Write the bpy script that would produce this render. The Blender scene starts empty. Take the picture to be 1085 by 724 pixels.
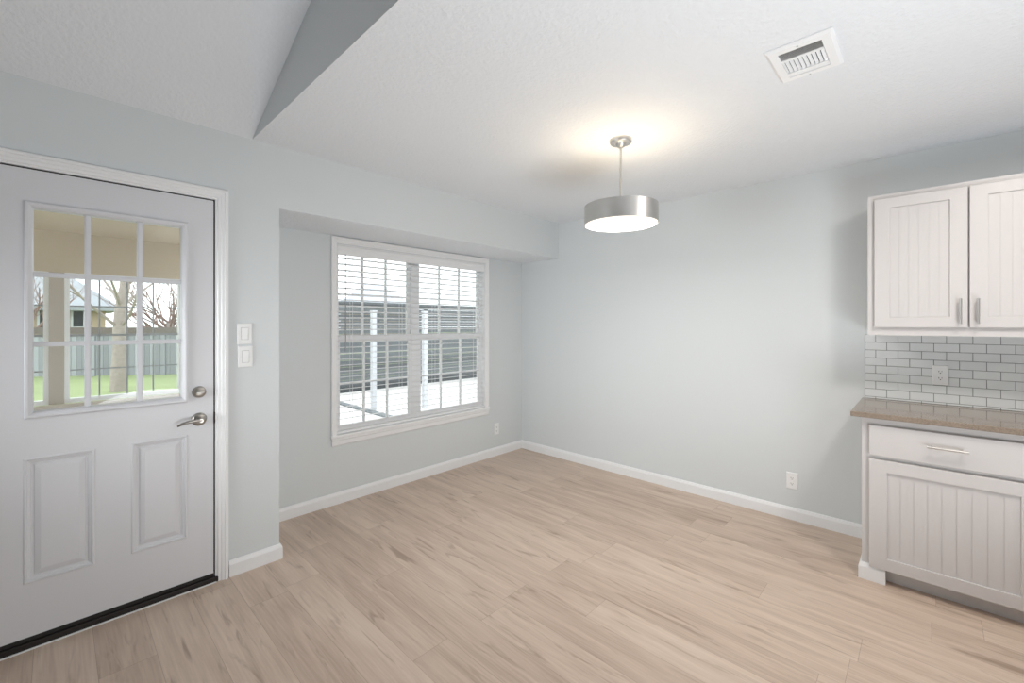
import bpy, bmesh, math, random
from mathutils import Vector, Matrix
random.seed(7)
SC = bpy.context.scene
COL = SC.collection
PI = math.pi

# ------------------------------------------------------------------ camera
CAM_H = 1.387
YAW = math.atan2(439.5, 460.0)                     # angle of the wall direction in the view
fx, fy = math.sin(PI/2 - YAW), math.cos(PI/2 - YAW)  # forward in world (x along window wall, y along kitchen wall)
cam_data = bpy.data.cameras.new('camera')
cam_data.sensor_width = 36.0
cam_data.lens = 36.0*460.0/1085.0
cam_data.shift_y = -(362.0 - 344.0)/1085.0
cam_data.clip_start = 0.03
cam_data.clip_end = 300
cam = bpy.data.objects.new('camera', cam_data)
COL.objects.link(cam)
cam.location = (0, 0, CAM_H)
cam.rotation_euler = (PI/2, 0, -(PI/2 - YAW))
SC.camera = cam

# ------------------------------------------------------------------ view, sky, lights
SC.view_settings.view_transform = 'Standard'
SC.view_settings.look = 'None'
SC.view_settings.gamma = 1.0
SC.view_settings.use_curve_mapping = False
SC.view_settings.exposure = 0.32
try:
    SC.cycles.use_denoising = True
    SC.cycles.max_bounces = 12
    SC.cycles.diffuse_bounces = 6
    SC.cycles.transparent_max_bounces = 24
    SC.cycles.sample_clamp_indirect = 12.0
except Exception:
    pass

world = bpy.data.worlds.new('overcast_sky')
SC.world = world
world.use_nodes = True
_bg = world.node_tree.nodes['Background']
_bg.inputs[0].default_value = (0.93, 0.97, 1.0, 1)
_bg.inputs[1].default_value = 2.3


def light(name, kind, loc, rot, power, color, size=None, size_y=None, shape=None, radius=None):
    d = bpy.data.lights.new(name, kind)
    d.energy = power
    d.color = color
    if kind == 'AREA':
        d.shape = shape or 'RECTANGLE'
        d.size = size
        if size_y:
            d.size_y = size_y
    if radius is not None:
        d.shadow_soft_size = radius
    o = bpy.data.objects.new(name, d)
    o.location = loc
    o.rotation_euler = rot
    COL.objects.link(o)
    return o


# added fill lights at the unseen back and far walls, standing in for daylight
light('back_wall_fill', 'AREA', (2.3, -4.05, 1.25), (math.radians(90), 0, 0), 4, (0.98, 0.985, 1.0), 2.4, 1.9)
light('far_wall_fill', 'AREA', (-3.45, -0.6, 1.25), (math.radians(90), 0, math.radians(-90)), 4, (0.95, 0.98, 1.0), 3.5, 1.9)
# added uplight out of view, washing the flat ceiling for soft bounced light
fl = light('bounce_fill', 'AREA', (0.98, -0.75, 0.12), Vector((0.12, 0.55, 1.0)).to_track_quat('-Z', 'Y').to_euler(), 54, (0.92, 0.965, 1.0), 1.8, shape='DISK')
fl.data.spread = math.radians(150)
# added soft fill on the living-room side, aimed across at the kitchen wall
sl_ = light('cross_fill', 'AREA', (-0.9, 2.1, 1.25), Vector((1.0, 0.0, -0.06)).to_track_quat('-Z', 'Y').to_euler(), 6.5, (0.94, 0.98, 1.0), 1.1, shape='DISK')
sl_.data.spread = math.radians(70)
# kitchen ceiling light, just past the frame
light('kitchen_ceiling_and_fill_light', 'AREA', (2.25, -0.42, 2.40), (0, 0, 0), 13, (1.0, 0.92, 0.84), 0.25, shape='DISK')
light('kitchen_ceiling_and_fill_light', 'AREA', (2.25, -2.4, 2.40), (0, 0, 0), 10, (1.0, 0.94, 0.88), 0.25, shape='DISK')  # second, unseen lamp added to lift the floor and cabinets

# ------------------------------------------------------------------ materials
def srgb(r, g, b):
    def c(v):
        v /= 255.0
        return v/12.92 if v <= 0.04045 else ((v+0.055)/1.055)**2.4
    return (c(r), c(g), c(b), 1)


def mk(name, color, rough=0.5, metal=0.0, bump=None, spec=0.5, variation=None):
    m = bpy.data.materials.new(name)
    m.use_nodes = True
    nt = m.node_tree
    p = nt.nodes['Principled BSDF']
    p.inputs['Base Color'].default_value = color if len(color) == 4 else (*color, 1)
    p.inputs['Roughness'].default_value = rough
    p.inputs['Metallic'].default_value = metal
    p.inputs['Specular IOR Level'].default_value = spec
    if bump:
        scale, strength, dist = bump
        tc = nt.nodes.new('ShaderNodeTexCoord')
        n = nt.nodes.new('ShaderNodeTexNoise')
        n.inputs['Scale'].default_value = scale
        n.inputs['Detail'].default_value = 4
        b = nt.nodes.new('ShaderNodeBump')
        b.inputs['Strength'].default_value = strength
        b.inputs['Distance'].default_value = dist
        nt.links.new(tc.outputs['Object'], n.inputs['Vector'])
        nt.links.new(n.outputs['Fac'], b.inputs['Height'])
        nt.links.new(b.outputs['Normal'], p.inputs['Normal'])
    if variation:
        scale, amount = variation
        tc = nt.nodes.new('ShaderNodeTexCoord')
        n = nt.nodes.new('ShaderNodeTexNoise')
        n.inputs['Scale'].default_value = scale
        n.inputs['Detail'].default_value = 6
        mx = nt.nodes.new('ShaderNodeMix')
        mx.data_type = 'RGBA'
        mx.inputs['A'].default_value = tuple(c*(1-amount) for c in color[:3]) + (1,)
        mx.inputs['B'].default_value = tuple(min(1, c*(1+amount)) for c in color[:3]) + (1,)
        nt.links.new(tc.outputs['Object'], n.inputs['Vector'])
        nt.links.new(n.outputs['Fac'], mx.inputs['Factor'])
        nt.links.new(mx.outputs['Result'], p.inputs['Base Color'])
    return m


M = {}
M['wall'] = mk('wall_paint', (0.668, 0.702, 0.716), 0.75, bump=(140, 0.10, 0.004), spec=0.25)
M['ceiling'] = mk('ceiling_paint', (0.7685, 0.795, 0.8268), 0.7, bump=(60, 0.6, 0.008), spec=0.3)
M['trim'] = mk('white_trim_paint', (0.84, 0.85, 0.86), 0.35)
M['door'] = mk('white_door_paint', (0.6808, 0.69, 0.7176), 0.38)
M['cabinet'] = mk('white_cabinet_paint', (0.6244, 0.6062, 0.6018), 0.38)
M['white_plastic'] = mk('white_plastic', (0.84, 0.85, 0.85), 0.3)
M['vinyl'] = mk('white_vinyl', (0.86, 0.87, 0.88), 0.35)
M['slat'] = mk('white_slat', (0.86, 0.87, 0.88), 0.4)
M['dark'] = mk('dark_slot', (0.03, 0.03, 0.03), 0.6)
M['shade_line'] = mk('grey_shade_line', (0.25, 0.25, 0.25), 0.8)  # grey that paints in the shade round a switch rocker
M['black_rubber'] = mk('black_weatherstrip', (0.018, 0.016, 0.015), 0.7)
M['bronze'] = mk('dark_bronze', (0.022, 0.019, 0.017), 0.45, 0.3)
M['nickel'] = mk('brushed_nickel', (0.64, 0.63, 0.61), 0.34, 1.0)
M['satin_nickel'] = mk('satin_nickel', (0.40, 0.38, 0.35), 0.3, 1.0)
M['cord'] = mk('backlit_wand_grey', (0.30, 0.31, 0.33), 0.4)  # grey carries the wand's shade against the bright window
M['tile'] = mk('glazed_white_tile', (0.74, 0.77, 0.78), 0.08, bump=(20, 0.04, 0.003))
M['grout'] = mk('grey_grout', (0.22, 0.23, 0.23), 0.9)
M['concrete'] = mk('pale_concrete', (0.70, 0.68, 0.66), 0.9, variation=(1.2, 0.12))
M['curb'] = mk('grey_edging', (0.176, 0.192, 0.2), 0.9)
M['beige'] = mk('beige_exterior_paint', (0.5412, 0.4592, 0.3608), 0.7)
M['taupe'] = mk('taupe_exterior_paint', (0.476, 0.425, 0.374), 0.7)
M['grey_frame'] = mk('grey_window_grid', (0.30, 0.31, 0.32), 0.5)
M['vent_inside'] = mk('vent_inside', (0.06, 0.06, 0.06), 0.8)
M['grass'] = mk('lawn_green', (0.27, 0.3225, 0.15), 0.9, variation=(3, 0.3))
M['bark'] = mk('pale_bark', (0.368, 0.312, 0.288), 0.9, variation=(14, 0.3))
M['shingle'] = mk('pale_shingles', (0.336, 0.352, 0.376), 0.9, variation=(4, 0.12))
M['blue_shingle'] = mk('pale_blue_shingles', (0.46, 0.50, 0.56), 0.9, variation=(4, 0.1))
M['twig'] = mk('reddish_twig_bark', (0.27, 0.18, 0.155), 0.9)
M['tanwall'] = mk('tan_house_wall', (0.44, 0.344, 0.256), 0.8)
M['house_glass'] = mk('dark_house_glass', (0.05, 0.055, 0.06), 0.1)
M['white_post'] = mk('white_post_paint', (0.4992, 0.512, 0.5376), 0.5)


def wood_boards(name, base, step, axis):
    """weathered boards: a joint and a tone per board, running along the surface"""
    m = mk(name, base, 0.85)
    nt = m.node_tree
    p = nt.nodes['Principled BSDF']
    tc = nt.nodes.new('ShaderNodeTexCoord')
    s = nt.nodes.new('ShaderNodeSeparateXYZ')
    nt.links.new(tc.outputs['Object'], s.inputs[0])
    d = nt.nodes.new('ShaderNodeMath'); d.operation = 'DIVIDE'
    nt.links.new(s.outputs[axis], d.inputs[0]); d.inputs[1].default_value = step
    f = nt.nodes.new('ShaderNodeMath'); f.operation = 'FLOOR'
    nt.links.new(d.outputs[0], f.inputs[0])
    w = nt.nodes.new('ShaderNodeTexWhiteNoise'); w.noise_dimensions = '1D'
    nt.links.new(f.outputs[0], w.inputs['W'])
    mx = nt.nodes.new('ShaderNodeMix'); mx.data_type = 'RGBA'
    mx.inputs['A'].default_value = tuple(c*0.78 for c in base[:3]) + (1,)
    mx.inputs['B'].default_value = tuple(c*1.2 for c in base[:3]) + (1,)
    nt.links.new(w.outputs['Value'], mx.inputs['Factor'])
    nt.links.new(mx.outputs['Result'], p.inputs['Base Color'])
    return m


M['fence_grey'] = wood_boards('grey_fence_boards', (0.1032, 0.1128, 0.1176), 0.145, 2)
M['fence_wood'] = wood_boards('weathered_fence_boards', (0.32, 0.328, 0.352), 0.14, 0)
M['fence_cap'] = mk('dark_fence_cap', (0.16, 0.132, 0.12), 0.85)


def glass_mat(name, refl=1.0):
    m = bpy.data.materials.new(name)
    m.use_nodes = True
    nt = m.node_tree
    nt.nodes.clear()
    o = nt.nodes.new('ShaderNodeOutputMaterial')
    t = nt.nodes.new('ShaderNodeBsdfTransparent')
    t.inputs[0].default_value = (0.97, 0.985, 0.98, 1)
    g = nt.nodes.new('ShaderNodeBsdfGlossy')
    g.inputs['Roughness'].default_value = 0.0
    fr = nt.nodes.new('ShaderNodeFresnel')
    fr.inputs['IOR'].default_value = 1.45
    mu = nt.nodes.new('ShaderNodeMath'); mu.operation = 'MULTIPLY'
    mu.inputs[1].default_value = refl
    mx = nt.nodes.new('ShaderNodeMixShader')
    nt.links.new(fr.outputs[0], mu.inputs[0])
    nt.links.new(mu.outputs[0], mx.inputs[0])
    nt.links.new(t.outputs[0], mx.inputs[1])
    nt.links.new(g.outputs[0], mx.inputs[2])
    nt.links.new(mx.outputs[0], o.inputs[0])
    return m


M['glass'] = glass_mat('clear_glass', 0.8)


def emit_mat(name, color, strength):
    m = bpy.data.materials.new(name)
    m.use_nodes = True
    p = m.node_tree.nodes['Principled BSDF']
    p.inputs['Base Color'].default_value = (0.8, 0.8, 0.78, 1)
    p.inputs['Emission Color'].default_value = color
    p.inputs['Emission Strength'].default_value = strength
    return m


M['diffuser'] = emit_mat('lit_diffuser', (1.0, 0.90, 0.74, 1), 0.9)


def floor_mat():
    m = bpy.data.materials.new('light_oak_planks')
    m.use_nodes = True
    nt = m.node_tree
    N, L = nt.nodes.new, nt.links.new
    p = nt.nodes['Principled BSDF']

    def math_(op, a, b=None, c=None):
        n = N('ShaderNodeMath'); n.operation = op
        for i, v in enumerate((a, b, c)):
            if v is None:
                continue
            if isinstance(v, (int, float)):
                n.inputs[i].default_value = v
            else:
                L(v, n.inputs[i])
        return n.outputs[0]

    W, LEN = 0.18, 1.22
    tc = N('ShaderNodeTexCoord')
    s = N('ShaderNodeSeparateXYZ'); L(tc.outputs['Object'], s.inputs[0])
    X, Y = s.outputs[0], s.outputs[1]
    rx = math_('DIVIDE', math_('ADD', X, 0.07), W)
    row = math_('FLOOR', rx)
    w1 = N('ShaderNodeTexWhiteNoise'); w1.noise_dimensions = '1D'; L(row, w1.inputs['W'])
    ry = math_('ADD', math_('DIVIDE', Y, LEN), math_('MULTIPLY', w1.outputs['Value'], 7.3))
    colm = math_('FLOOR', ry)
    cid = N('ShaderNodeCombineXYZ'); L(row, cid.inputs[0]); L(colm, cid.inputs[1])
    w2 = N('ShaderNodeTexWhiteNoise'); w2.noise_dimensions = '3D'; L(cid.outputs[0], w2.inputs['Vector'])
    tone = w2.outputs['Value']
    # grain coordinates: stretched along the plank, shifted per plank
    gv = N('ShaderNodeCombineXYZ')
    L(math_('ADD', math_('MULTIPLY', X, 9.0), math_('MULTIPLY', tone, 37.0)), gv.inputs[0])
    L(math_('ADD', math_('MULTIPLY', Y, 0.9), math_('MULTIPLY', tone, 91.0)), gv.inputs[1])
    n1 = N('ShaderNodeTexNoise'); n1.inputs['Scale'].default_value = 1.6; n1.inputs['Detail'].default_value = 5
    n1.inputs['Distortion'].default_value = 0.8
    L(gv.outputs[0], n1.inputs['Vector'])
    gv2 = N('ShaderNodeCombineXYZ')
    L(math_('ADD', math_('MULTIPLY', X, 70.0), math_('MULTIPLY', tone, 53.0)), gv2.inputs[0])
    L(math_('MULTIPLY', Y, 2.2), gv2.inputs[1])
    n2 = N('ShaderNodeTexNoise'); n2.inputs['Scale'].default_value = 1.5; n2.inputs['Detail'].default_value = 6
    L(gv2.outputs[0], n2.inputs['Vector'])
    # dark streaks and knots
    gv3 = N('ShaderNodeCombineXYZ')
    L(math_('ADD', math_('MULTIPLY', X, 22.0), math_('MULTIPLY', tone, 17.0)), gv3.inputs[0])
    L(math_('ADD', math_('MULTIPLY', Y, 2.6), math_('MULTIPLY', tone, 29.0)), gv3.inputs[1])
    n3 = N('ShaderNodeTexNoise'); n3.inputs['Scale'].default_value = 1.0; n3.inputs['Detail'].default_value = 3
    n3.inputs['Distortion'].default_value = 1.2
    L(gv3.outputs[0], n3.inputs['Vector'])
    r3 = N('ShaderNodeValToRGB')
    r3.color_ramp.elements[0].position = 0.58; r3.color_ramp.elements[0].color = (0, 0, 0, 1)
    r3.color_ramp.elements[1].position = 0.74; r3.color_ramp.elements[1].color = (1, 1, 1, 1)
    L(n3.outputs['Fac'], r3.inputs[0])
    # base tone ramp
    v = math_('ADD', math_('ADD', math_('MULTIPLY', n1.outputs['Fac'], 0.58), math_('MULTIPLY', n2.outputs['Fac'], 0.42)),
              math_('MULTIPLY', math_('SUBTRACT', tone, 0.5), 0.17))
    r = N('ShaderNodeValToRGB')
    e = r.color_ramp.elements
    e[0].position = 0.26; e[0].color = (0.42, 0.318, 0.250, 1)
    e[1].position = 0.74; e[1].color = (0.68, 0.562, 0.465, 1)
    k = e.new(0.5); k.color = (0.565, 0.447, 0.363, 1)
    L(v, r.inputs[0])
    mx = N('ShaderNodeMix'); mx.data_type = 'RGBA'
    L(math_('MULTIPLY', r3.outputs[0], 0.6), mx.inputs['Factor'])
    L(r.outputs[0], mx.inputs['A']); mx.inputs['B'].default_value = (0.25, 0.175, 0.125, 1)
    # joints
    fxr = math_('FRACT', rx)
    fyr = math_('FRACT', ry)
    jx = math_('LESS_THAN', math_('MINIMUM', fxr, math_('SUBTRACT', 1.0, fxr)), 0.0055)
    jy = math_('LESS_THAN', math_('MINIMUM', fyr, math_('SUBTRACT', 1.0, fyr)), 0.0009)
    jj = math_('MAXIMUM', jx, jy)
    mj = N('ShaderNodeMix'); mj.data_type = 'RGBA'
    L(math_('MULTIPLY', jj, 0.38), mj.inputs['Factor'])
    L(mx.outputs['Result'], mj.inputs['A']); mj.inputs['B'].default_value = (0.16, 0.11, 0.08, 1)
    L(mj.outputs['Result'], p.inputs['Base Color'])
    p.inputs['Roughness'].default_value = 0.42
    p.inputs['Specular IOR Level'].default_value = 0.4
    b = N('ShaderNodeBump'); b.inputs['Strength'].default_value = 0.12; b.inputs['Distance'].default_value = 0.002
    L(n2.outputs['Fac'], b.inputs['Height']); L(b.outputs['Normal'], p.inputs['Normal'])
    return m


M['floor'] = floor_mat()


def counter_mat():
    m = mk('taupe_quartz', (0.30, 0.245, 0.195), 0.10)
    nt = m.node_tree
    p = nt.nodes['Principled BSDF']
    tc = nt.nodes.new('ShaderNodeTexCoord')
    n = nt.nodes.new('ShaderNodeTexVoronoi'); n.inputs['Scale'].default_value = 260
    r = nt.nodes.new('ShaderNodeValToRGB')
    r.color_ramp.elements[0].color = (0.21, 0.17, 0.135, 1)
    r.color_ramp.elements[1].color = (0.34, 0.28, 0.225, 1)
    nt.links.new(tc.outputs['Object'], n.inputs['Vector'])
    nt.links.new(n.outputs['Color'], r.inputs[0])
    nt.links.new(r.outputs[0], p.inputs['Base Color'])
    return m


M['counter'] = counter_mat()

# ------------------------------------------------------------------ mesh helpers
AX = {'y': lambda u, v, d: (u, d, v),      # wall whose plane runs in x, z
      'x': lambda u, v, d: (d, u, v),      # wall whose plane runs in y, z
      'z': lambda u, v, d: (u, v, d)}      # horizontal


class MB:
    def __init__(self):
        self.v, self.f, self.m = [], [], []

    def quadset(self, verts, faces, mi=0):
        o = len(self.v)
        self.v += [tuple(p) for p in verts]
        for q in faces:
            self.f.append(tuple(o+i for i in q))
            self.m.append(mi)

    def box(self, x0, x1, y0, y1, z0, z1, mi=0):
        v = [(x, y, z) for x in (x0, x1) for y in (y0, y1) for z in (z0, z1)]
        self.quadset(v, [(0, 1, 3, 2), (4, 6, 7, 5), (0, 4, 5, 1), (2, 3, 7, 6), (0, 2, 6, 4), (1, 5, 7, 3)], mi)
        return self

    def plate(self, ax, u0, u1, v0, v1, d0, d1, holes=(), mi=0):
        """slab with rectangular through-holes (u0,u1,v0,v1)"""
        fn = AX[ax]
        us = sorted({u0, u1, *[c for h in holes for c in h[:2] if u0 < c < u1]})
        vs = sorted({v0, v1, *[c for h in holes for c in h[2:] if v0 < c < v1]})

        def solid(i, j):
            if i < 0 or j < 0 or i >= len(us)-1 or j >= len(vs)-1:
                return False
            cu, cv = (us[i]+us[i+1])/2, (vs[j]+vs[j+1])/2
            return not any(h[0] < cu < h[1] and h[2] < cv < h[3] for h in holes)
        idx = {}

        def V(i, j, d):
            k = (i, j, d)
            if k not in idx:
                idx[k] = len(self.v)
                self.v.append(fn(us[i], vs[j], d))
            return idx[k]

        def F(*q):
            self.f.append(q)
            self.m.append(mi)
        for i in range(len(us)-1):
            for j in range(len(vs)-1):
                if not solid(i, j):
                    continue
                F(V(i, j, d0), V(i+1, j, d0), V(i+1, j+1, d0), V(i, j+1, d0))
                F(V(i, j, d1), V(i, j+1, d1), V(i+1, j+1, d1), V(i+1, j, d1))
                if not solid(i-1, j):
                    F(V(i, j, d0), V(i, j+1, d0), V(i, j+1, d1), V(i, j, d1))
                if not solid(i+1, j):
                    F(V(i+1, j, d0), V(i+1, j, d1), V(i+1, j+1, d1), V(i+1, j+1, d0))
                if not solid(i, j-1):
                    F(V(i, j, d0), V(i, j, d1), V(i+1, j, d1), V(i+1, j, d0))
                if not solid(i, j+1):
                    F(V(i, j+1, d0), V(i+1, j+1, d0), V(i+1, j+1, d1), V(i, j+1, d1))
        return self

    def rings(self, ax, rect, steps, mi=0, fill=False):
        """concentric rectangles: steps = [(inset, depth), ...]; joined by mitred faces"""
        fn = AX[ax]
        u0, u1, v0, v1 = rect
        loops = []
        for ins, d in steps:
            o = len(self.v)
            for (u, v) in ((u0+ins, v0+ins), (u1-ins, v0+ins), (u1-ins, v1-ins), (u0+ins, v1-ins)):
                self.v.append(fn(u, v, d))
            loops.append(o)
        for a, b in zip(loops, loops[1:]):
            for k in range(4):
                k2 = (k+1) % 4
                self.f.append((a+k, a+k2, b+k2, b+k)); self.m.append(mi)
        if fill:
            b = loops[-1]
            self.f.append((b, b+1, b+2, b+3)); self.m.append(mi)
        return self

    def lathe(self, prof, seg=40, center=(0, 0, 0), axis='z', mi=0, caps=True):
        """prof: [(r, h)] turned about the axis through center"""
        o = len(self.v)
        n = len(prof)
        for r, h in prof:
            for k in range(seg):
                a = 2*PI*k/seg
                c, s_ = r*math.cos(a), r*math.sin(a)
                p = {'z': (c, s_, h), 'y': (c, h, s_), 'x': (h, c, s_)}[axis]
                self.v.append((center[0]+p[0], center[1]+p[1], center[2]+p[2]))
        for i in range(n-1):
            for k in range(seg):
                k2 = (k+1) % seg
                self.f.append((o+i*seg+k, o+i*seg+k2, o+(i+1)*seg+k2, o+(i+1)*seg+k)); self.m.append(mi)
        for i, flip in ((0, True), (n-1, False)):
            if caps and prof[i][0] > 1e-6:
                q = tuple(o+i*seg+k for k in range(seg))
                self.f.append(q[::-1] if flip else q); self.m.append(mi)
        return self

    def tube(self, pts, radii, seg=10, mi=0, squash=1.0):
        pts = [Vector(p) for p in pts]
        if not isinstance(radii, (list, tuple)):
            radii = [radii]*len(pts)
        o = len(self.v)
        ref = None
        for i, p in enumerate(pts):
            t = (pts[min(i+1, len(pts)-1)] - pts[max(i-1, 0)]).normalized()
            if ref is None:
                ref = Vector((0, 0, 1)) if abs(t.z) < 0.9 else Vector((1, 0, 0))
            a = t.cross(ref).normalized()
            b = a.cross(t).normalized()
            ref = b
            for k in range(seg):
                an = 2*PI*k/seg
                self.v.append(tuple(p + a*math.cos(an)*radii[i]*squash + b*math.sin(an)*radii[i]))
        for i in range(len(pts)-1):
            for k in range(seg):
                k2 = (k+1) % seg
                self.f.append((o+i*seg+k, o+i*seg+k2, o+(i+1)*seg+k2, o+(i+1)*seg+k)); self.m.append(mi)
        self.f.append(tuple(o+k for k in range(seg))[::-1]); self.m.append(mi)
        e = o+(len(pts)-1)*seg
        self.f.append(tuple(e+k for k in range(seg))); self.m.append(mi)
        return self

    def sweep(self, path, profile, mi=0):
        """path: [(x,y)] on the floor plan, profile: [(out,z)], 'out' is to the right of travel"""
        o = len(self.v)
        n = len(profile)
        P = [Vector((p[0], p[1])) for p in path]
        for i, p in enumerate(P):
            ns = []
            for a, b in ((i-1, i), (i, i+1)):
                if 0 <= a and b < len(P):
                    d = (P[b]-P[a]).normalized()
                    ns.append(Vector((d.y, -d.x)))
            nn = sum(ns, Vector((0, 0))).normalized()
            sc = 1.0/max(0.2, nn.dot(ns[0]))
            for out, z in profile:
                q = p + nn*out*sc
                self.v.append((q.x, q.y, z))
        for i in range(len(P)-1):
            for k in range(n):
                k2 = (k+1) % n
                self.f.append((o+i*n+k, o+i*n+k2, o+(i+1)*n+k2, o+(i+1)*n+k)); self.m.append(mi)
        self.f.append(tuple(o+k for k in range(n))); self.m.append(mi)
        e = o+(len(P)-1)*n
        self.f.append(tuple(e+k for k in range(n))[::-1]); self.m.append(mi)
        return self

    def build(self, name, mats, parent=None, bevel=0.0, smooth=False, recalc=True, segs=2):
        me = bpy.data.meshes.new(name)
        off = Vector((0, 0, 0))
        if parent is not None:
            q = parent
            while q is not None:
                off += Vector(q.location)
                q = q.parent
            rt = parent
            while rt.parent is not None:
                rt = rt.parent
            if rt.get('_local'):
                off = Vector((0, 0, 0))
        me.from_pydata([tuple(Vector(p)-off) for p in self.v], [], self.f)
        if not isinstance(mats, (list, tuple)):
            mats = [mats]
        for mt in mats:
            me.materials.append(mt)
        me.polygons.foreach_set('material_index', self.m)
        if recalc:
            bm = bmesh.new(); bm.from_mesh(me)
            bmesh.ops.recalc_face_normals(bm, faces=bm.faces)
            bm.to_mesh(me); bm.free()
        if smooth:
            me.polygons.foreach_set('use_smooth', [True]*len(me.polygons))
            try:
                me.set_sharp_from_angle(angle=math.radians(35))
            except Exception:
                pass
        me.update()
        o = bpy.data.objects.new(name, me)
        COL.objects.link(o)
        if parent is not None:
            o.parent = parent
        if bevel:
            b = o.modifiers.new('edge', 'BEVEL')
            b.width = bevel; b.segments = segs; b.limit_method = 'ANGLE'; b.angle_limit = math.radians(40)
        return o


def struct(o):
    o['kind'] = 'structure'
    return o


def tag(o, label, cat, group=None, kind=None):
    o['label'] = label
    o['category'] = cat
    if group:
        o['group'] = group
    if kind:
        o['kind'] = kind
    return o


def empty(name, loc, label, cat, group=None, rz=0.0, local=False):
    o = bpy.data.objects.new(name, None)
    o.empty_display_size = 0.1
    COL.objects.link(o)
    o.location = loc
    o.rotation_euler = (0, 0, rz)
    tag(o, label, cat, group)
    if local:
        o['_local'] = 1
    return o


# ------------------------------------------------------------------ room shell
YL = 2.775      # face of the door wall
YA = 3.300      # face of the alcove's window wall
XR = 3.610      # face of the kitchen wall
XP = 0.908      # alcove corner
ZC = 2.440      # flat ceiling
ZS = 2.075      # alcove soffit
XB = 0.765      # edge of the flat ceiling
XW, YB = -3.6, -4.2

struct(MB().box(XW-0.15, XR+0.15, YB-0.15, YA+0.12, -0.12, 0.0).build('floor', M['floor']))
struct(MB().plate('y', XW, XP, 0, ZC, YL, YL+0.15, [(-0.345, 0.606, -1, 2.075)]).build('wall_left', M['wall']))
struct(MB().box(XP-0.15, XP, YL+0.15, YA+0.12, 0, ZC).build('wall_alcove_side', M['wall']))
struct(MB().box(XP, XR, YL, YA+0.12, ZS, ZC).build('wall_header', [M['wall'], M['ceiling']]))
_o = bpy.data.objects['wall_header']
for pl in _o.data.polygons:
    if pl.normal.z < -0.9:
        pl.material_index = 1
WX0, WX1, WZ0, WZ1 = 1.490, 3.050, 0.520, 2.012     # window opening
struct(MB().plate('y', XP, XR, 0, ZS, YA, YA+0.12, [(WX0, WX1, WZ0, WZ1)]).build('wall_alcove', M['wall']))
struct(MB().box(XR, XR+0.15, YB, YA+0.12, 0, ZC).build('wall_right', M['wall']))
struct(MB().plate('z', XB+0.1, XR, YB, YL, ZC, ZC+0.12).build('ceiling', M['ceiling']))
# vault over the living side: rises from the door wall to a ridge, then falls to the back wall
SL = 0.435
yr = (YL+YB)/2
zr = ZC + SL*(YL-yr)
mb = MB()
sec = [(YL, ZC), (yr, zr), (YB, ZC), (YB, ZC+0.12), (yr, zr+0.12), (YL, ZC+0.12)]
v = [(XW, y, z) for y, z in sec] + [(XB+0.1, y, z) for y, z in sec]
mb.quadset(v, [(0, 1, 7, 6), (1, 2, 8, 7), (3, 4, 10, 9), (4, 5, 11, 10), (0, 6, 11, 5), (2, 3, 9, 8),
               (0, 5, 4, 1), (1, 4, 3, 2), (6, 7, 10, 11), (7, 8, 9, 10)])
struct(mb.build('ceiling_vaulted', M['ceiling']))
mb = MB()
sec = [(YL, ZC), (yr, zr), (YB, ZC)]
v = [(XB, y, z) for y, z in sec] + [(XB+0.10, y, z) for y, z in sec]
mb.quadset(v, [(0, 1, 2), (3, 5, 4), (0, 3, 4, 1), (1, 4, 5, 2)])
mb.quadset(v, [(2, 5, 3, 0)], 1)
struct(mb.build('wall_gable', [M['wall'], M['ceiling']]))
struct(MB().box(XW, XR, YB-0.15, YB, 0, ZC).build('wall_back', M['wall']))
mb = MB()
sec = [(YL, 0), (YL, ZC), (yr, zr), (YB, ZC), (YB, 0)]
v = [(XW, y, z) for y, z in sec] + [(XW-0.15, y, z) for y, z in sec]
mb.quadset(v, [(0, 1, 2, 3, 4), (9, 8, 7, 6, 5)] + [(k, (k+1) % 5, (k+1) % 5+5, k+5) for k in range(5)])
struct(mb.build('wall_far', M['wall']))

# baseboards
BP = [(0, 0), (0.014, 0), (0.014, 0.066), (0.010, 0.078), (0.007, 0.086), (0, 0.088)]
struct(MB().sweep([(XR, 0.264), (XR, YA), (XP, YA)][::-1], BP).build('baseboard_right', M['trim'], smooth=False))
bb = bpy.data.objects['baseboard_right']
struct(MB().sweep([(XP, YA-0.014), (XP, YL), (0.650, YL)][::-1], BP).build('baseboard_left', M['trim']))
struct(MB().sweep([(-0.392, YL), (XW, YL)][::-1], BP).build('baseboard_far', M['trim']))

# ------------------------------------------------------------------ exterior door
DX0, DX1, DZ0, DZ1 = -0.327, 0.580, 0.049, 2.053
DF, DT = YL+0.003, 0.044                         # door face and thickness
LITE = (-0.100, 0.469, 0.983, 1.916)             # light frame, outer
PANELS = [(-0.102, 0.120, 0.277, 0.815), (0.245, 0.467, 0.277, 0.815)]
LH = (LITE[0]+0.012, LITE[1]-0.012, LITE[2]+0.012, LITE[3]-0.012)
mb = MB().plate('y', DX0, DX1, DZ0, DZ1, DF, DF+DT, [LH] + PANELS)
for pr in PANELS:                                 # pressed panels: stepped moulding round a raised field
    mb.rings('y', pr, [(0, DF), (0.004, DF-0.003), (0.009, DF-0.003), (0.012, DF+0.004), (0.020, DF+0.005), (0.024, DF+0.0095),
                       (0.031, DF+0.010), (0.034, DF+0.006), (0.052, DF+0.001), (0.054, DF+0.001)], fill=True)
    mb.plate('y', pr[0], pr[1], pr[2], pr[3], DF+DT-0.006, DF+DT)
door = struct(mb.build('door_1', M['door']))
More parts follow.
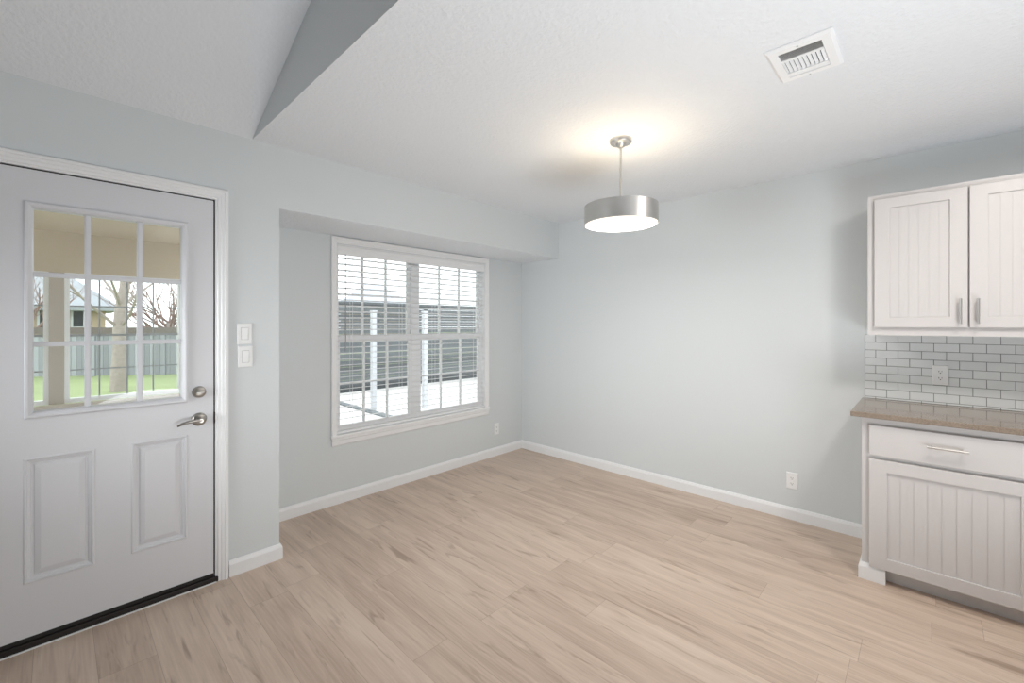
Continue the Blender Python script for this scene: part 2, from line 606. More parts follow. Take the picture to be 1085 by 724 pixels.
# light frame: rounded bead, inside stop
lf = MB()
lf.rings('y', LITE, [(0, DF+0.001), (0.001, DF-0.008), (0.006, DF-0.013), (0.013, DF-0.013), (0.018, DF-0.009), (0.024, DF-0.004),
                     (0.028, DF+0.008), (0.028, DF+DT), (0.012, DF+DT)])
lf.build('light_frame', M['door'], door)
gi = (LITE[0]+0.028, LITE[1]-0.028, LITE[2]+0.028, LITE[3]-0.028)
mt = MB()
g0 = DF+0.010
for x in (0.0955, 0.2780):
    w = 0.0105
    mt.tube([(x, g0+0.004, gi[2]), (x, g0+0.004, gi[3])], 0.0001, 4)
    mt.box(x-w, x+w, g0, g0+0.018, gi[2], gi[3])
    mt.box(x-w*0.5, x+w*0.5, g0-0.006, g0, gi[2], gi[3])
for z in (1.301, 1.605):
    w = 0.0105
    mt.box(gi[0], gi[1], g0+0.0005, g0+0.0185, z-w, z+w)
    mt.box(gi[0], gi[1], g0-0.0055, g0+0.0005, z-w*0.5, z+w*0.5)
mt.build('light_grille', M['door'], door, bevel=0.002)
MB().box(gi[0]-0.01, gi[1]+0.01, DF+0.030, DF+0.034, gi[2]-0.01, gi[3]+0.01).build('glass_pane', M['glass'], door)
MB().box(DX0, DX1, DF+0.002, DF+DT-0.004, 0.030, DZ0).build('door_sweep', M['black_rubber'], door)
# hardware
HX = 0.516
db = MB().lathe([(0.0, DF-0.022), (0.020, DF-0.022), (0.026, DF-0.019), (0.030, DF-0.010), (0.031, DF), (0.0, DF+0.001)], 36, (HX, 0, 1.031), 'y')
dbo = db.build('deadbolt', M['satin_nickel'], door, smooth=True)
MB().box(HX-0.020, HX+0.020, DF-0.036, DF-0.021, 1.031-0.0055, 1.031+0.0055).build('thumb_turn', M['satin_nickel'], dbo, bevel=0.004)
lv = MB().lathe([(0.0, DF-0.016), (0.022, DF-0.016), (0.029, DF-0.013), (0.0335, DF-0.006), (0.0345, DF), (0.0, DF+0.001)], 36, (HX, 0, 0.887), 'y')
lvo = lv.build('lever_rosette', M['satin_nickel'], door, smooth=True)
mb = MB().lathe([(0.0125, DF-0.015), (0.0125, DF-0.050), (0.0100, DF-0.056), (0.0, DF-0.056)], 24, (HX, 0, 0.887), 'y')
mb.tube([(HX+0.004, DF-0.046, 0.887), (HX-0.02, DF-0.049, 0.889), (HX-0.05, DF-0.050, 0.888), (HX-0.078, DF-0.047, 0.881), (HX-0.098, DF-0.041, 0.872)],
        [0.0105, 0.010, 0.0085, 0.0072, 0.0058], 12)
mb.build('lever_handle', M['satin_nickel'], lvo, smooth=True)
# jamb, stop, weatherstrip, threshold
jm = MB()
jm.box(0.588, 0.606, YL, YL+0.15, 0, 2.075)
jm.box(-0.345, -0.333, YL, YL+0.15, 0, 2.075)
jm.box(-0.333, 0.588, YL, YL+0.15, 2.061, 2.075)
jm.box(0.570, 0.588, DF+DT+0.004, DF+DT+0.020, 0.05, 2.061)
jm.box(-0.333, -0.315, DF+DT+0.004, DF+DT+0.020, 0.05, 2.061)
jm.box(-0.315, 0.570, DF+DT+0.004, DF+DT+0.020, 2.043, 2.061)
struct(jm.build('door_1_jamb', M['trim']))
ws = MB()
ws.box(0.5795, 0.5885, DF+0.012, DF+0.020, 0.05, 2.061)
ws.box(-0.333, 0.5885, DF+0.012, DF+0.020, 2.0525, 2.0615)
ws.box(0.5795, 0.5890, YL+0.0005, DF+0.012, 0.855, 0.915)
ws.build('weatherstrip', M['black_rubber'], bpy.data.objects['door_1_jamb'])
st = MB().box(0.5885, 0.591, YL-0.002, YL+0.03, 0.865, 0.905).build('strike_plate', M['satin_nickel'], bpy.data.objects['door_1_jamb'])
struct(MB().box(-0.345, 0.606, YL-0.008, YL+0.15, 0, 0.028).build('door_1_threshold', M['bronze'], bevel=0.004))
struct(MB().box(-0.345, 0.590, YL-0.016, YL-0.008, 0, 0.004).build('trim_threshold', M['trim']))
# casing: mitred moulding on three sides
cas = [(0.0, 0.0), (0.0, 0.013), (0.004, 0.017), (0.016, 0.018), (0.019, 0.014), (0.030, 0.013), (0.034, 0.009), (0.046, 0.008), (0.050, 0.004), (0.050, 0.0)]
def casing_three(u0, u1, vtop, vbot, yface, prof):
    """prof: (distance in from the outer edge, proud of the wall)"""
    mb = MB()
    rows = []
    for ins, pr in prof:
        a = [(u0+ins, vbot), (u0+ins, vtop-ins), (u1-ins, vtop-ins), (u1-ins, vbot)]
        rows.append([(x, yface-pr, z) for x, z in a])
    n = len(prof)
    vs = [p for r in rows for p in r]
    fs = []
    for i in range(n):
        j = (i+1) % n
        for k in range(3):
            fs.append((i*4+k, i*4+k+1, j*4+k+1, j*4+k))
    fs.append(tuple(i*4 for i in range(n)))
    fs.append(tuple(i*4+3 for i in range(n))[::-1])
    mb.quadset(vs, fs)
    return mb
struct(casing_three(-0.392, 0.646, 2.119, 0.0, YL, cas).build('trim_1', M['trim']))

# ------------------------------------------------------------------ alcove window
win = MB()
WY0, WY1 = YA+0.045, YA+0.100
MX0, MX1 = 2.186, 2.276
win.plate('y', WX0, WX1, WZ0, WZ1, WY0, WY1, [(WX0+0.018, MX0+0.01, WZ0+0.02, WZ1-0.02), (MX1-0.01, WX1-0.018, WZ0+0.02, WZ1-0.02)])
# jamb liners in the opening
win.plate('y', WX0, WX1, WZ0, WZ1, YA+0.001, WY0, [(WX0+0.006, WX1-0.006, WZ0+0.006, WZ1-0.006)])
w1 = struct(win.build('window_1', M['vinyl'], bevel=0.0015))
ZM = 1.270
for (a, b) in ((WX0+0.018, MX0+0.01), (MX1-0.01, WX1-0.018)):
    for up in (0, 1):
        z0, z1 = (ZM-0.028, WZ1-0.02) if up else (WZ0+0.02, ZM+0.028)
        y0 = WY0+0.028 if up else WY0+0.004
        st_ = 0.030
        holes = []
        ww = (b-a-2*st_-2*0.014)/3
        zb = z0 + (0.045 if not up else 0.052)
        zt = z1 - (0.052 if not up else 0.032)
        hh = (zt-zb-0.014)/2
        for i in range(3):
            for j in range(2):
                u = a+st_+i*(ww+0.014)
                q = zb+j*(hh+0.014)
                holes.append((u, u+ww, q, q+hh))
        s_ = MB().plate('y', a, b, z0, z1, y0, y0+0.022, holes).build('sash', M['vinyl'], w1)
        MB().box(a+0.02, b-0.02, y0+0.009, y0+0.013, z0+0.02, z1-0.02).build('pane', M['glass'], s_)
# casing, stool and apron
wc = [(0.0, 0.0), (0.0, 0.014), (0.004, 0.018), (0.014, 0.018), (0.018, 0.014), (0.030, 0.013), (0.034, 0.010), (0.046, 0.009), (0.050, 0.006), (0.050, 0.0)]
struct(casing_three(1.445, 3.096, 2.068, 0.532, YA, wc).build('trim_2', M['trim']))
mb = MB()
mb.box(1.440, 3.101, YA-0.026, YA+0.046, 0.508, 0.5325)
s1 = struct(mb.build('window_1_sill', M['trim'], bevel=0.006))
ap = MB()
pf = [(0.0, 0.448), (-0.008, 0.448), (-0.014, 0.458), (-0.014, 0.486), (-0.019, 0.496), (-0.019, 0.508), (0.0, 0.508)]
vs = [(x, YA+y, z) for x in (1.450, 3.091) for y, z in pf]
n = len(pf)
ap.quadset(vs, [tuple(range(n)), tuple(range(n, 2*n))[::-1]] + [(k, (k+1) % n, (k+1) % n+n, k+n) for k in range(n)])
struct(ap.build('trim_3', M['trim']))

# blind
bl = empty('window_blind', (2.27, YA+0.02, 0.54), 'white horizontal slatted blind lowered and opened in the wide window', 'blind')
mb = MB()
vp = [(0.0, 1.930), (-0.006, 1.936), (-0.006, 1.975), (-0.010, 1.982), (-0.010, 2.000), (0.0, 2.006)]
vs = [(x, YA+0.006+y, z) for x in (WX0+0.008, WX1-0.008) for y, z in vp]
n = len(vp)
mb.quadset(vs, [tuple(range(n)), tuple(range(n, 2*n))[::-1]] + [(k, (k+1) % n, (k+1) % n+n, k+n) for k in range(n)])
mb.box(WX0+0.010, WX1-0.010, YA+0.006, YA+0.040, 1.955, 2.003)
mb.build('valance', M['slat'], bl)
PITCH, ZTOP = 0.0468, 1.908
tilt = math.radians(7)                      # outer edge a little lower
sl = MB()
zs_ = []
k = 0
SYC = YA+0.0225
while ZTOP - k*PITCH > 0.585:
    z = ZTOP - k*PITCH
    zs_.append(z)
    cy, hw, th = SYC, 0.0225, 0.0016
    dy, dz = hw*math.cos(tilt), hw*math.sin(tilt)
    prof = [(cy-dy, z+dz-th), (cy, z-th+0.0014), (cy+dy, z-dz-th), (cy+dy, z-dz+th), (cy, z+th+0.0014), (cy-dy, z+dz+th)]
    vs = [(x, y, q) for x in (WX0+0.012, WX1-0.012) for y, q in prof]
    sl.quadset(vs, [tuple(range(6)), tuple(range(6, 12))[::-1]] + [(i, (i+1) % 6, (i+1) % 6+6, i+6) for i in range(6)])
    k += 1
sl.build('slats', M['slat'], bl)
MB().box(WX0+0.012, WX1-0.012, SYC-0.020, SYC+0.020, 0.5345, 0.552).build('bottom_rail', M['slat'], bl, bevel=0.003)
for x in (1.62, 2.07, 2.42, 2.93):
    lc = MB()
    for y in (SYC-0.0225, SYC+0.0225):
        lc.tube([(x, y, 0.552), (x, y, 1.957)], 0.0011, 6)
    lc.build('ladder_cord', M['slat'], bl)
wd = MB().tube([(1.556, YA-0.012, 1.935), (1.5565, YA-0.013, 1.55), (1.557, YA-0.013, 1.172)], [0.0034, 0.0036, 0.0042], 8)
wo = wd.build('tilt_wand', M['cord'], bl, smooth=True)
wo['label'] = 'tilt wand, greyed as if backlit'

# ------------------------------------------------------------------ pendant lamp
PX, PY = 2.219, 1.262
pl = empty('pendant_lamp', (PX, PY, ZC), 'brushed nickel drum pendant lamp, lit, hanging on a rod from the ceiling', 'lamp')
MB().lathe([(0.0, ZC), (0.0625, ZC), (0.0625, ZC-0.012), (0.058, ZC-0.020), (0.030, ZC-0.023), (0.026, ZC-0.034), (0.016, ZC-0.044), (0.0, ZC-0.046)],
           48, (PX, PY, 0)).build('canopy', M['nickel'], pl, smooth=True)
MB().lathe([(0.0065, ZC-0.044), (0.0065, 2.000)], 20, (PX, PY, 0)).build('rod', M['nickel'], pl, smooth=True)
ZD0, ZD1, RD = 1.958, 2.062, 0.205
MB().lathe([(RD-0.004, ZD0), (RD, ZD0), (RD, ZD1), (RD-0.004, ZD1), (RD-0.004, ZD0)], 96, (PX, PY, 0), caps=False).build('drum_shade', M['nickel'], pl, smooth=True)
sp = MB()
for a in range(3):
    an = 2*PI*a/3 + 0.4
    sp.tube([(PX+0.004*math.cos(an), PY+0.004*math.sin(an), 2.045), (PX+(RD-0.003)*math.cos(an), PY+(RD-0.003)*math.sin(an), 2.045)], 0.0035, 8)
sp.lathe([(0.0, 2.055), (0.018, 2.055), (0.018, 1.995), (0.0, 1.995)], 20, (PX, PY, 0))
sp.build('spider', M['nickel'], pl)
MB().lathe([(0.0, ZD0+0.008), (RD-0.005, ZD0+0.008), (RD-0.005, ZD0+0.012), (0.0, ZD0+0.012)], 64, (PX, PY, 0)).build('diffuser', M['diffuser'], pl)
for a in range(2):
    an = 2*PI*a/2 + 1.2
    cx_, cy_ = PX+0.075*math.cos(an), PY+0.075*math.sin(an)
    bo = MB().lathe([(0.0, 1.985), (0.020, 1.990), (0.028, 2.008), (0.024, 2.026), (0.012, 2.042), (0.012, 2.050), (0.0, 2.050)], 20, (cx_, cy_, 0))
    bo.tube([(PX, PY, 2.046), (cx_, cy_, 2.046)], 0.006, 8)
    bo.build('bulb', M['diffuser'], pl, smooth=True)
light('pendant_downlight', 'AREA', (PX, PY, ZD0+0.004), (0, 0, 0), 8.5, (1.0, 0.95, 0.89), 2*(RD-0.01), shape='DISK')
light('pendant_glow', 'POINT', (PX, PY, 2.07), (0, 0, 0), 3.6, (1.0, 0.76, 0.48), radius=0.08)

# ------------------------------------------------------------------ ceiling vent
VX0, VX1, VY0, VY1 = 1.888, 2.172, 0.240, 0.456
OX0, OX1, OY0, OY1 = 1.930, 2.146, 0.280, 0.424
vt = empty('ceiling_vent', ((VX0+VX1)/2, (VY0+VY1)/2, ZC), 'white louvered air vent set in the flat ceiling', 'vent')
mb = MB()
fr_ = MB()
fr_.rings('z', (VX0, VX1, VY0, VY1), [(0.0, ZC), (0.0, ZC-0.005), (0.010, ZC-0.013), (0.038, ZC-0.013), (0.040, ZC-0.002)])
fr_.build('frame', M['trim'], vt)
MB().box(OX0-0.004, OX1+0.004, OY0-0.004, OY1+0.004, ZC-0.0025, ZC-0.0005).build('duct_opening', M['vent_inside'], vt)
for x in (1.991, 2.103):
    MB().box(x-0.006, x+0.006, OY0, OY1, ZC-0.0128, ZC-0.002).build('divider', M['trim'], vt)
def louver(mb, along, c, a0, a1, ang, w=0.011):
    dx, dz = w/2*math.cos(ang), w/2*math.sin(ang)
    zc = ZC-0.0075
    t = 0.0006
    q = []
    for a in (a0, a1):
        for sx, sz in ((-1, -1), (1, 1)):
            for tt in (-t, t):
                if along == 'y':
                    q.append((c+sx*dx, a, zc+sz*dz+tt))
                else:
                    q.append((a, c+sx*dx, zc+sz*dz+tt))
    mb.quadset(q, [(0, 1, 3, 2), (4, 6, 7, 5), (0, 4, 5, 1), (2, 3, 7, 6), (0, 2, 6, 4), (1, 5, 7, 3)])
lo = MB()
for i in range(5):
    louver(lo, 'y', 1.936+i*0.0115, OY0, OY1, math.radians(50))
for i in range(10):
    louver(lo, 'x', OY0+0.006+i*0.0146, 1.997, 2.097, math.radians(-38), 0.0125)
for i in range(4):
    louver(lo, 'y', 2.114+i*0.0105, OY0, OY1, math.radians(-35), 0.013)
lo.build('louvers', M['trim'], vt)
for x in (1.910, 2.158):
    MB().lathe([(0.0, ZC-0.0155), (0.003, ZC-0.015), (0.004, ZC-0.0125), (0.0, ZC-0.0125)], 14, (x, 0.350, 0)).build('screw', M['nickel'], vt)

# ------------------------------------------------------------------ switches and outlets
def outlet(loc, rz, label):
    r = empty('wall_outlet', loc, label, 'outlet', None, rz, True)
    MB().rings('y', (-0.035, 0.035, -0.0585, 0.0585), [(0, 0), (0.0, -0.004), (0.003, -0.0065), (0.006, -0.007)], fill=True).build('cover_plate', M['white_plastic'], r)
    for z in (-0.0195, 0.0195):
        p = MB()
        prof = [(0.017*math.cos(a), 0.0145*math.sin(a)) for a in [2*PI*i/24 for i in range(24)]]
        prof = [(max(-0.0165, min(0.0165, x*1.06)), max(-0.0125, min(0.0125, y*1.05))) for x, y in prof]
        vs = [(x, d, z+y) for d in (-0.0065, -0.0085) for x, y in prof]
        p.quadset(vs, [tuple(range(24)), tuple(range(24, 48))[::-1]] + [(k, (k+1) % 24, (k+1) % 24+24, k+24) for k in range(24)])
        po = p.build('receptacle', M['white_plastic'], r)
        s_ = MB()
        s_.box(-0.0075, -0.0052, -0.0091, -0.0084, z-0.001, z+0.0075)
        s_.box(0.0052, 0.0072, -0.0091, -0.0084, z+0.0, z+0.0070)
        s_.lathe([(0.0, -0.0091), (0.0026, -0.0091), (0.0026, -0.0084), (0.0, -0.0084)], 12, (0, 0, z-0.0065), 'y')
        so = s_.build('slots', M['dark'], po)
        so.location = (0, 0, 0)
    MB().lathe([(0.0, -0.0082), (0.0025, -0.008), (0.003, -0.0068), (0.0, -0.0068)], 12, (0, 0, 0), 'y').build('screw', M['white_plastic'], r)
    return r


def switch(loc, rz, label):
    r = empty('light_switch', loc, label, 'switch', 'rocker switches beside the door', rz, True)
    MB().rings('y', (-0.0365, 0.0365, -0.0585, 0.0585), [(0, 0), (0.0, -0.004), (0.003, -0.0065), (0.006, -0.007)], fill=True).build('cover_plate', M['white_plastic'], r)
    p = MB()
    prof = [(-0.033, -0.0065), (-0.033, -0.0085), (0.0, -0.0098), (0.033, -0.0130), (0.033, -0.0065)]
    vs = [(x, d, z) for x in (-0.0165, 0.0165) for z, d in prof]
    p.quadset(vs, [tuple(range(5)), tuple(range(5, 10))[::-1]] + [(k, (k+1) % 5, (k+1) % 5+5, k+5) for k in range(5)])
    p.build('rocker', M['white_plastic'], r, bevel=0.001)
    MB().box(-0.0178, 0.0178, -0.0073, -0.0066, -0.0343, 0.0343).build('rocker_shade_line', M['shade_line'], r)  # grey sheet in place of the shade around the rocker
    return r


switch((0.726, YL, 1.336), 0, 'upper of the two white rocker switches on the wall by the door')
switch((0.730, YL, 1.207), 0, 'lower of the two white rocker switches on the wall by the door')
outlet((3.212, YA, 0.281), 0, 'small white wall outlet low on the window wall of the alcove')
outlet((XR, 0.692, 0.275), -PI/2, 'white wall outlet low on the blank wall above the baseboard')
outlet((XR-0.0115, -0.058, 1.088), -PI/2, 'white outlet set in the tiled backsplash above the counter')

# ------------------------------------------------------------------ kitchen
def shaker_door(name, parent, y0, y1, z0, z1, xf, stile, groove, mat, cut=0.0014, back=0.0108):
    """overlay door, front at x = xf, frame with a beadboard panel set back; y0 < y1"""
    t = 0.020
    hole = (y0+stile, y1-stile, z0+stile*0.85, z1-stile*0.85)
    fr = MB().plate('x', y0, y1, z0, z1, xf, xf+t, [hole])
    d = fr.build(name, mat, parent, bevel=0.0018)
    p = MB()
    n = max(2, round((hole[1]-hole[0])/groove))
    st = (hole[1]-hole[0])/n
    g = cut
    for i in range(n):
        a, b = hole[0]+i*st, hole[0]+(i+1)*st
        p.box(xf+0.009, xf+0.016, a+(g if i else 0), b-(g if i < n-1 else 0), hole[2], hole[3])
    p.box(xf+back, xf+0.017, hole[0]-0.004, hole[1]+0.004, hole[2]-0.004, hole[3]+0.004)
    p.build('beadboard_panel', mat, d)
    return d


def bar_pull(parent, a, b, xf, vertical, r=0.0055, stand=0.030):
    mb = MB()
    ax_, az = a
    bx_, bz = b
    x = xf-stand
    mb.tube([(x, a[0], a[1]), (x, b[0], b[1])], r, 14)
    for t in (0.14, 0.86):
        y = a[0]+(b[0]-a[0])*t
        z = a[1]+(b[1]-a[1])*t
        mb.tube([(x, y, z), (xf, y, z)], 0.0045, 10)
    return mb.build('bar_pull', M['nickel'], parent, smooth=True)


BF = 3.050            # base face frame
bc = empty('base_cabinet', (3.33, -0.08, 0), 'white base cabinet with a drawer over one beadboard door', 'cabinet')
BY0, BY1 = -0.425, 0.258
mb = MB()
mb.plate('x', BY0, BY1, 0.078, 0.886, BF, BF+0.02, [(BY0+0.045, BY1-0.045, 0.115, 0.655), (BY0+0.045, BY1-0.045, 0.695, 0.835)])
mb.box(BF+0.02, XR-0.002, BY1-0.018, BY1, 0.0, 0.886)
mb.box(BF+0.02, XR-0.002, BY0, BY0+0.018, 0.078, 0.886)
mb.box(BF+0.02, XR-0.002, BY0+0.018, BY1-0.018, 0.078, 0.096)
mb.box(XR-0.012, XR-0.002, BY0+0.018, BY1-0.018, 0.096, 0.886)
mb.box(BF+0.02, XR-0.012, BY0+0.018, BY1-0.018, 0.868, 0.886)
# the end panel runs to the floor and returns to the toe kick
mb.box(BF, BF+0.065, BY1-0.085, BY1, 0.0, 0.0779)
mb.build('cabinet_body', M['cabinet'], bc)
MB().box(BF+0.048, BF+0.062, BY0, BY1-0.085, 0.0, 0.0775).build('toe_kick', M['cabinet'], bc)
mb = MB().sweep([(BF, BY1-0.085), (BF, BY1), (XR-0.016, BY1)][::-1], BP)
# profile must stand outside the cabinet
mb = MB().sweep([(BF+0.044, BY1-0.085), (BF, BY1-0.085), (BF, BY1), (XR-0.016, BY1)][::-1], BP)
mb.build('base_moulding', M['trim'], bc)
d = shaker_door('door', bc, -0.385, 0.226, 0.082, 0.664, BF-0.021, 0.074, 0.050, M['cabinet'])
dr = MB().box(BF-0.021, BF-0.001, -0.385, 0.226, 0.683, 0.846).build('drawer', M['cabinet'], bc, bevel=0.004)
bar_pull(dr, (0.000, 0.774), (-0.146, 0.774), BF-0.021, False)

ct = MB().box(2.998, XR-0.001, -1.30, 0.303, 0.8865, 0.9145).build('countertop', M['counter'], bevel=0.003)
tag(ct, 'glossy taupe stone countertop on the white base cabinet', 'countertop')

bs = MB()
X0T = XR-0.0105
bs.box(XR-0.008, XR-0.0008, -1.30, 0.2885, 0.915, 1.3235, 1)
TW, TH, G = 0.1063, 0.0497, 0.0026
z = 0.9265 - TH
row = -1
while z < 1.32:
    row += 1
    offs = 0.0 if row % 2 == 1 else TW/2
    z0, z1 = max(z+G/2, 0.9155), min(z+TH-G/2, 1.3235)
    y = 0.2885 + (TW-0.0)*0 + offs
    y = 0.2885 if row % 2 == 1 else 0.2885 + TW/2
    if z1-z0 > 0.004:
        while y > -1.30:
            a, b = y-TW+G/2, min(y-G/2, 0.2885)
            if b-a > 0.006:
                bs.box(X0T, XR-0.0075, max(a, -1.30), b, z0, z1, 0)
            y -= TW
    z += TH
bso = bs.build('tile_backsplash', [M['tile'], M['grout']], bevel=0.0012)
tag(bso, 'white subway tile backsplash between counter and wall cabinet', 'backsplash')

UF = 3.284
uc = empty('wall_cabinet', (3.45, -0.157, 1.325), 'white two-door beadboard cabinet hung on the wall over the counter', 'cabinet')
UY0, UY1, UZ0, UZ1 = -0.565, 0.2505, 1.325, 2.134
mb = MB()
mb.plate('x', UY0, UY1, UZ0, UZ1, UF, UF+0.02, [(UY0+0.045, -0.20, 1.385, 2.09), (-0.115, UY1-0.045, 1.385, 2.09)])
mb.box(UF+0.02, XR-0.001, UY1-0.018, UY1, UZ0, UZ1)
mb.box(UF+0.02, XR-0.001, UY0, UY0+0.018, UZ0, UZ1)
mb.box(UF+0.02, XR-0.001, UY0+0.018, UY1-0.018, UZ1-0.018, UZ1)
mb.box(UF+0.02, XR-0.001, UY0+0.018, UY1-0.018, UZ0+0.016, UZ0+0.034)
mb.box(XR-0.010, XR-0.001, UY0+0.018, UY1-0.018, UZ0+0.034, UZ1-0.018)
mb.build('cabinet_body', M['cabinet'], uc)
for (a, b, hy) in ((-0.1535, 0.2195, -0.127), (-0.5335, -0.1605, -0.190)):
    d = shaker_door('door', uc, a, b, 1.371, 2.106, UF-0.021, 0.066, 0.0398, M['cabinet'], 0.0011, 0.0104)
    bar_pull(d, (hy, 1.390), (hy, 1.522), UF-0.021, True)

# ------------------------------------------------------------------ outdoors
struct(MB().box(-60, 80, YA+0.13, 120, -0.45, -0.2).build('ground_lawn', M['grass']))
struct(MB().box(1.40, 30, YA+0.125, 9.15, -0.19, -0.1).build('ground_patio', M['concrete']))
tag(MB().box(3.60, 3.72, 5.6, 9.0, -0.10, -0.075).build('edging_strip', M['curb']), 'flat grey edging strip across the pale patio outside the window', 'edging')

# covered porch outside the door
struct(MB().box(-3.2, 1.28, YL+0.155, 6.0, -0.19, -0.03).build('porch_slab', M['concrete']))
struct(MB().box(-3.2, 1.28, YL+0.155, 5.80, 2.245, 2.36).build('ceiling_porch', M['beige']))
struct(MB().box(-3.2, 1.28, 5.80, 5.95, 1.872, 2.36).build('porch_beam', M['beige']))
struct(MB().box(-3.2, 1.28, 5.80, 5.95, -0.03, 0.615).build('wall_porch', M['beige']))
pw = MB()
pw.box(-3.2, 1.28, 5.74, 5.80, 0.615, 0.650)
struct(pw.build('trim_porch_sill', M['taupe'], bevel=0.004))
for i, (a, b) in enumerate(((-0.98, -0.056), (0.044, 0.930))):
    fr = MB().plate('y', a, b, 0.650, 1.872, 5.82, 5.88, [(a+0.035, b-0.035, 0.69, 1.837)])
    fo = struct(fr.build('window_%d' % (i+2), M['vinyl']))
    gr = MB()
    n = 4
    for k in range(1, n):
        x = a+0.035 + (b-a-0.07)*k/n
        gr.box(x-0.006, x+0.006, 5.846, 5.856, 0.69, 1.837)
    for z in (0.956, 1.562):
        gr.box(a+0.035, b-0.035, 5.8455, 5.8555, z-0.006, z+0.006)
    gr.box(a+0.035, b-0.035, 5.836, 5.866, 1.274, 1.296)
    gr.build('grille', M['grey_frame'], fo)
    MB().box(a+0.03, b-0.03, 5.858, 5.862, 0.69, 1.85).build('pane', M['glass'], fo)
for x0, x1 in ((-0.056, 0.044), (0.930, 1.28), (-1.20, -0.98)):
    tag(MB().box(x0, x1, 5.80, 5.90, 0.650, 1.872).build('porch_post', M['taupe'], bevel=0.004),
        {True: 'square taupe porch post between the two gridded porch windows', False: 'taupe porch corner post'}[x0 > -0.1 and x0 < 0],
        'post', 'porch posts')
bpy.data.objects['porch_post.001']['label'] = 'wide taupe porch corner post at the end of the porch windows'
bpy.data.objects['porch_post.002']['label'] = 'taupe porch post at the hidden end of the porch windows'

# patio posts seen through the blind
for i, (x, y, lab) in enumerate(((3.71, 6.80, 'square white patio post rising from the grey edging strip'),
                                 (4.50, 6.44, 'square white patio post standing on open concrete by the middle of the window'))):
    p = empty('patio_post', (x, y, -0.1), lab, 'post', 'white patio posts')
    MB().box(x-0.040, x+0.040, y-0.040, y+0.040, -0.1 if i else -0.075, 1.60).build('shaft', M['white_post'], p, bevel=0.004)
    q = MB()
    q.box(x-0.046, x+0.046, y-0.046, y+0.046, 1.60, 1.625)
    q.build('cap', M['white_post'], p, bevel=0.003)

# grey board fence at the end of the patio
f = empty('board_fence', (8, 9.2, -0.2), 'tall grey horizontal-board fence at the far end of the patio', 'fence')
mb = MB()
k = 0
z = 0.02
while z < 1.84:
    mb.box(1.6, 30, 9.20, 9.225, z, z+0.138)
    z += 0.145
mb.build('boards', M['fence_grey'], f)
MB().box(1.6, 30, 9.185, 9.25, -0.2, 0.018).build('base_board', mk('dark_base_board', (0.056, 0.064, 0.068), 0.9), f)
MB().box(1.6, 30, 9.16, 9.28, 1.842, 1.885).build('cap_rail', M['fence_grey'], f)
x = 1.7
while x < 16:
    MB().box(x-0.045, x+0.045, 9.226, 9.30, -0.2, 1.842).build('post', M['fence_grey'], f)
    x += 2.4

# weathered fence beyond the lawn
A, B = Vector((-9.0, 26.1, -0.2)), Vector((9.0, 11.9, -0.2))
A, B = Vector((-5.4, 22.9, -0.2)), Vector((5.0, 15.45, -0.2))
dv = (B-A); LN = dv.length; an = math.atan2(dv.y, dv.x)
g = empty('lawn_fence', A, 'weathered grey picket board fence behind the green lawn', 'fence', None, an, True)
mb = MB()
k = 0
while k*0.14 < LN:
    mb.box(k*0.14, k*0.14+0.132, 0, 0.02, 0.02, 1.27+0.012*((k*7) % 3))
    k += 1
mb.build('boards', M['fence_wood'], g)
mb = MB().box(0, LN, -0.05, 0.07, 1.30, 1.50)
mb.build('top_rail', M['fence_cap'], g)
MB().box(0, LN, 0.02, 0.06, 0.35, 0.44).build('rail', M['fence_wood'], g)
k = 0.0
while k < LN:
    MB().box(k-0.045, k+0.045, -0.06, 0.0, 0, 1.30).build('post', M['fence_wood'], g)
    k += 1.9


def house(name, label, x0, x1, y0, y1, zw, zr_, wall, wins, over=0.5, roof='shingle'):
    h = empty(name, ((x0+x1)/2, (y0+y1)/2, -0.2), label, 'house')
    MB().box(x0, x1, y0, y1, -0.2, zw).build('walls', wall, h)
    r = MB()
    ym = (y0+y1)/2
    run = (x1-x0)*0.28
    vs = [(x0-over, y0-over, zw), (x1+over, y0-over, zw), (x1+over, y1+over, zw), (x0-over, y1+over, zw),
          (x0+run, ym, zr_), (x1-run, ym, zr_)]
    vs += [(x, y, z-0.18) for x, y, z in vs[:4]]
    r.quadset(vs, [(0, 1, 5, 4), (1, 2, 5), (2, 3, 4, 5), (3, 0, 4), (0, 6, 7, 1), (1, 7, 8, 2), (2, 8, 9, 3), (3, 9, 6, 0), (6, 9, 8, 7)])
    r.build('roof', M[roof], h)
    for (a, b, c, d_) in wins:
        w = MB().plate('y', a-0.08, b+0.08, c-0.08, d_+0.08, y0-0.06, y0-0.001, [(a, b, c, d_)]).build('window', M['white_post'], h)
        MB().box(a, b, y0-0.03, y0-0.002, c, d_).build('pane', M['house_glass'], w)
    return h


house('neighbour_house', 'tan house with a pale hipped roof behind the lawn fence', -1.8, 1.45, 26, 31, 2.15, 3.5, M['tanwall'],
      [(0.45, 0.75, 1.3, 1.95), (-0.5, -0.1, 1.2, 1.95)], 0.45)
house('neighbour_house', 'house with a pale peaked roof rising above the grey board fence', 16.6, 20.6, 32, 36, 2.9, 4.75, M['tanwall'],
      [(17.2, 18.0, 1.1, 2.2)], 0.5, 'blue_shingle')


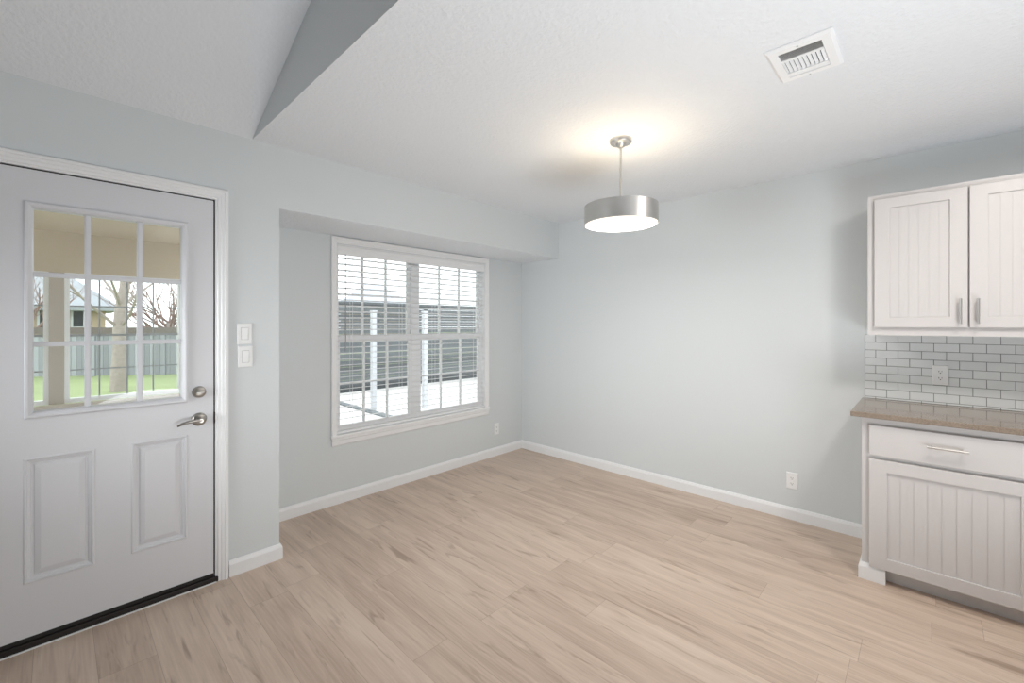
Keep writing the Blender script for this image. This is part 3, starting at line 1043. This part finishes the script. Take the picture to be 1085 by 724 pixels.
def tree(x, y, h, r, seed, label, spread=1.0, lean=0.0, fork=0.4, limbs=7, bark='bark'):
    rnd = random.Random(seed)
    t = empty('bare_tree', (x, y, -0.2), label, 'tree', 'bare trees')
    tr, br = MB(), MB()
    pts, rad = [], []
    n = 7
    for i in range(n):
        q = i/(n-1)
        pts.append(Vector((x+lean*q*h*0.5+rnd.uniform(-.04, .04)*h*0.2*q, y+rnd.uniform(-.03, .03)*h*0.2*q, -0.22+h*fork*q*1.35)))
        rad.append(r*(1.12-0.55*q))
    tr.tube(pts, rad, 12)
    tr.build('trunk', M['bark'], t, smooth=True)

    def grow(p, d, ln, rr, lev):
        ps, rs = [p], [rr]
        q = p.copy()
        dd = d.normalized()
        for i in range(4):
            dd = (dd + Vector((rnd.uniform(-.25, .25), rnd.uniform(-.25, .25), rnd.uniform(-.08, .22)))).normalized()
            q = q + dd*ln/4
            ps.append(q.copy()); rs.append(rr*(1-0.17*(i+1)))
        br.tube(ps, rs, 6 if lev < 2 else 4)
        if lev >= 5 or rr < 0.0035:
            return
        for i in range(3):
            j = rnd.choice((2, 3, 4))
            a = rnd.uniform(0, 2*PI)
            side = Vector((math.cos(a), math.sin(a), rnd.uniform(0.0, 0.7)))*spread
            grow(ps[j], dd+side*0.75, ln*rnd.uniform(0.55, 0.8), rs[j]*0.72, lev+1)
    for i in range(limbs):
        j = rnd.choice((3, 4, 5, 6)) if i else 6
        a = 2*PI*i/limbs*2 + rnd.uniform(-.4, .4)
        grow(pts[j], Vector((math.cos(a)*spread, math.sin(a)*spread, rnd.uniform(0.45, 1.2))), h*rnd.uniform(0.26, 0.36), rad[j]*0.30, 1)
    br.build('branches', M[bark], t)
    return t


tree(0.99, 13.85, 6.2, 0.145, 3, 'bare tree with a pale trunk standing on the lawn in front of the fence', 1.0, 0.03, 0.36, 10)
tree(2.85, 20.0, 5.6, 0.19, 11, 'bushy bare tree behind the lawn fence, beyond the pale-trunked tree', 1.0, 0.0, 0.22, 26, 'twig')
tree(-0.80, 22.6, 5.2, 0.17, 5, 'bare tree behind the lawn fence, at the tan house corner by the porch post', 1.0, 0.0, 0.25, 18, 'twig')
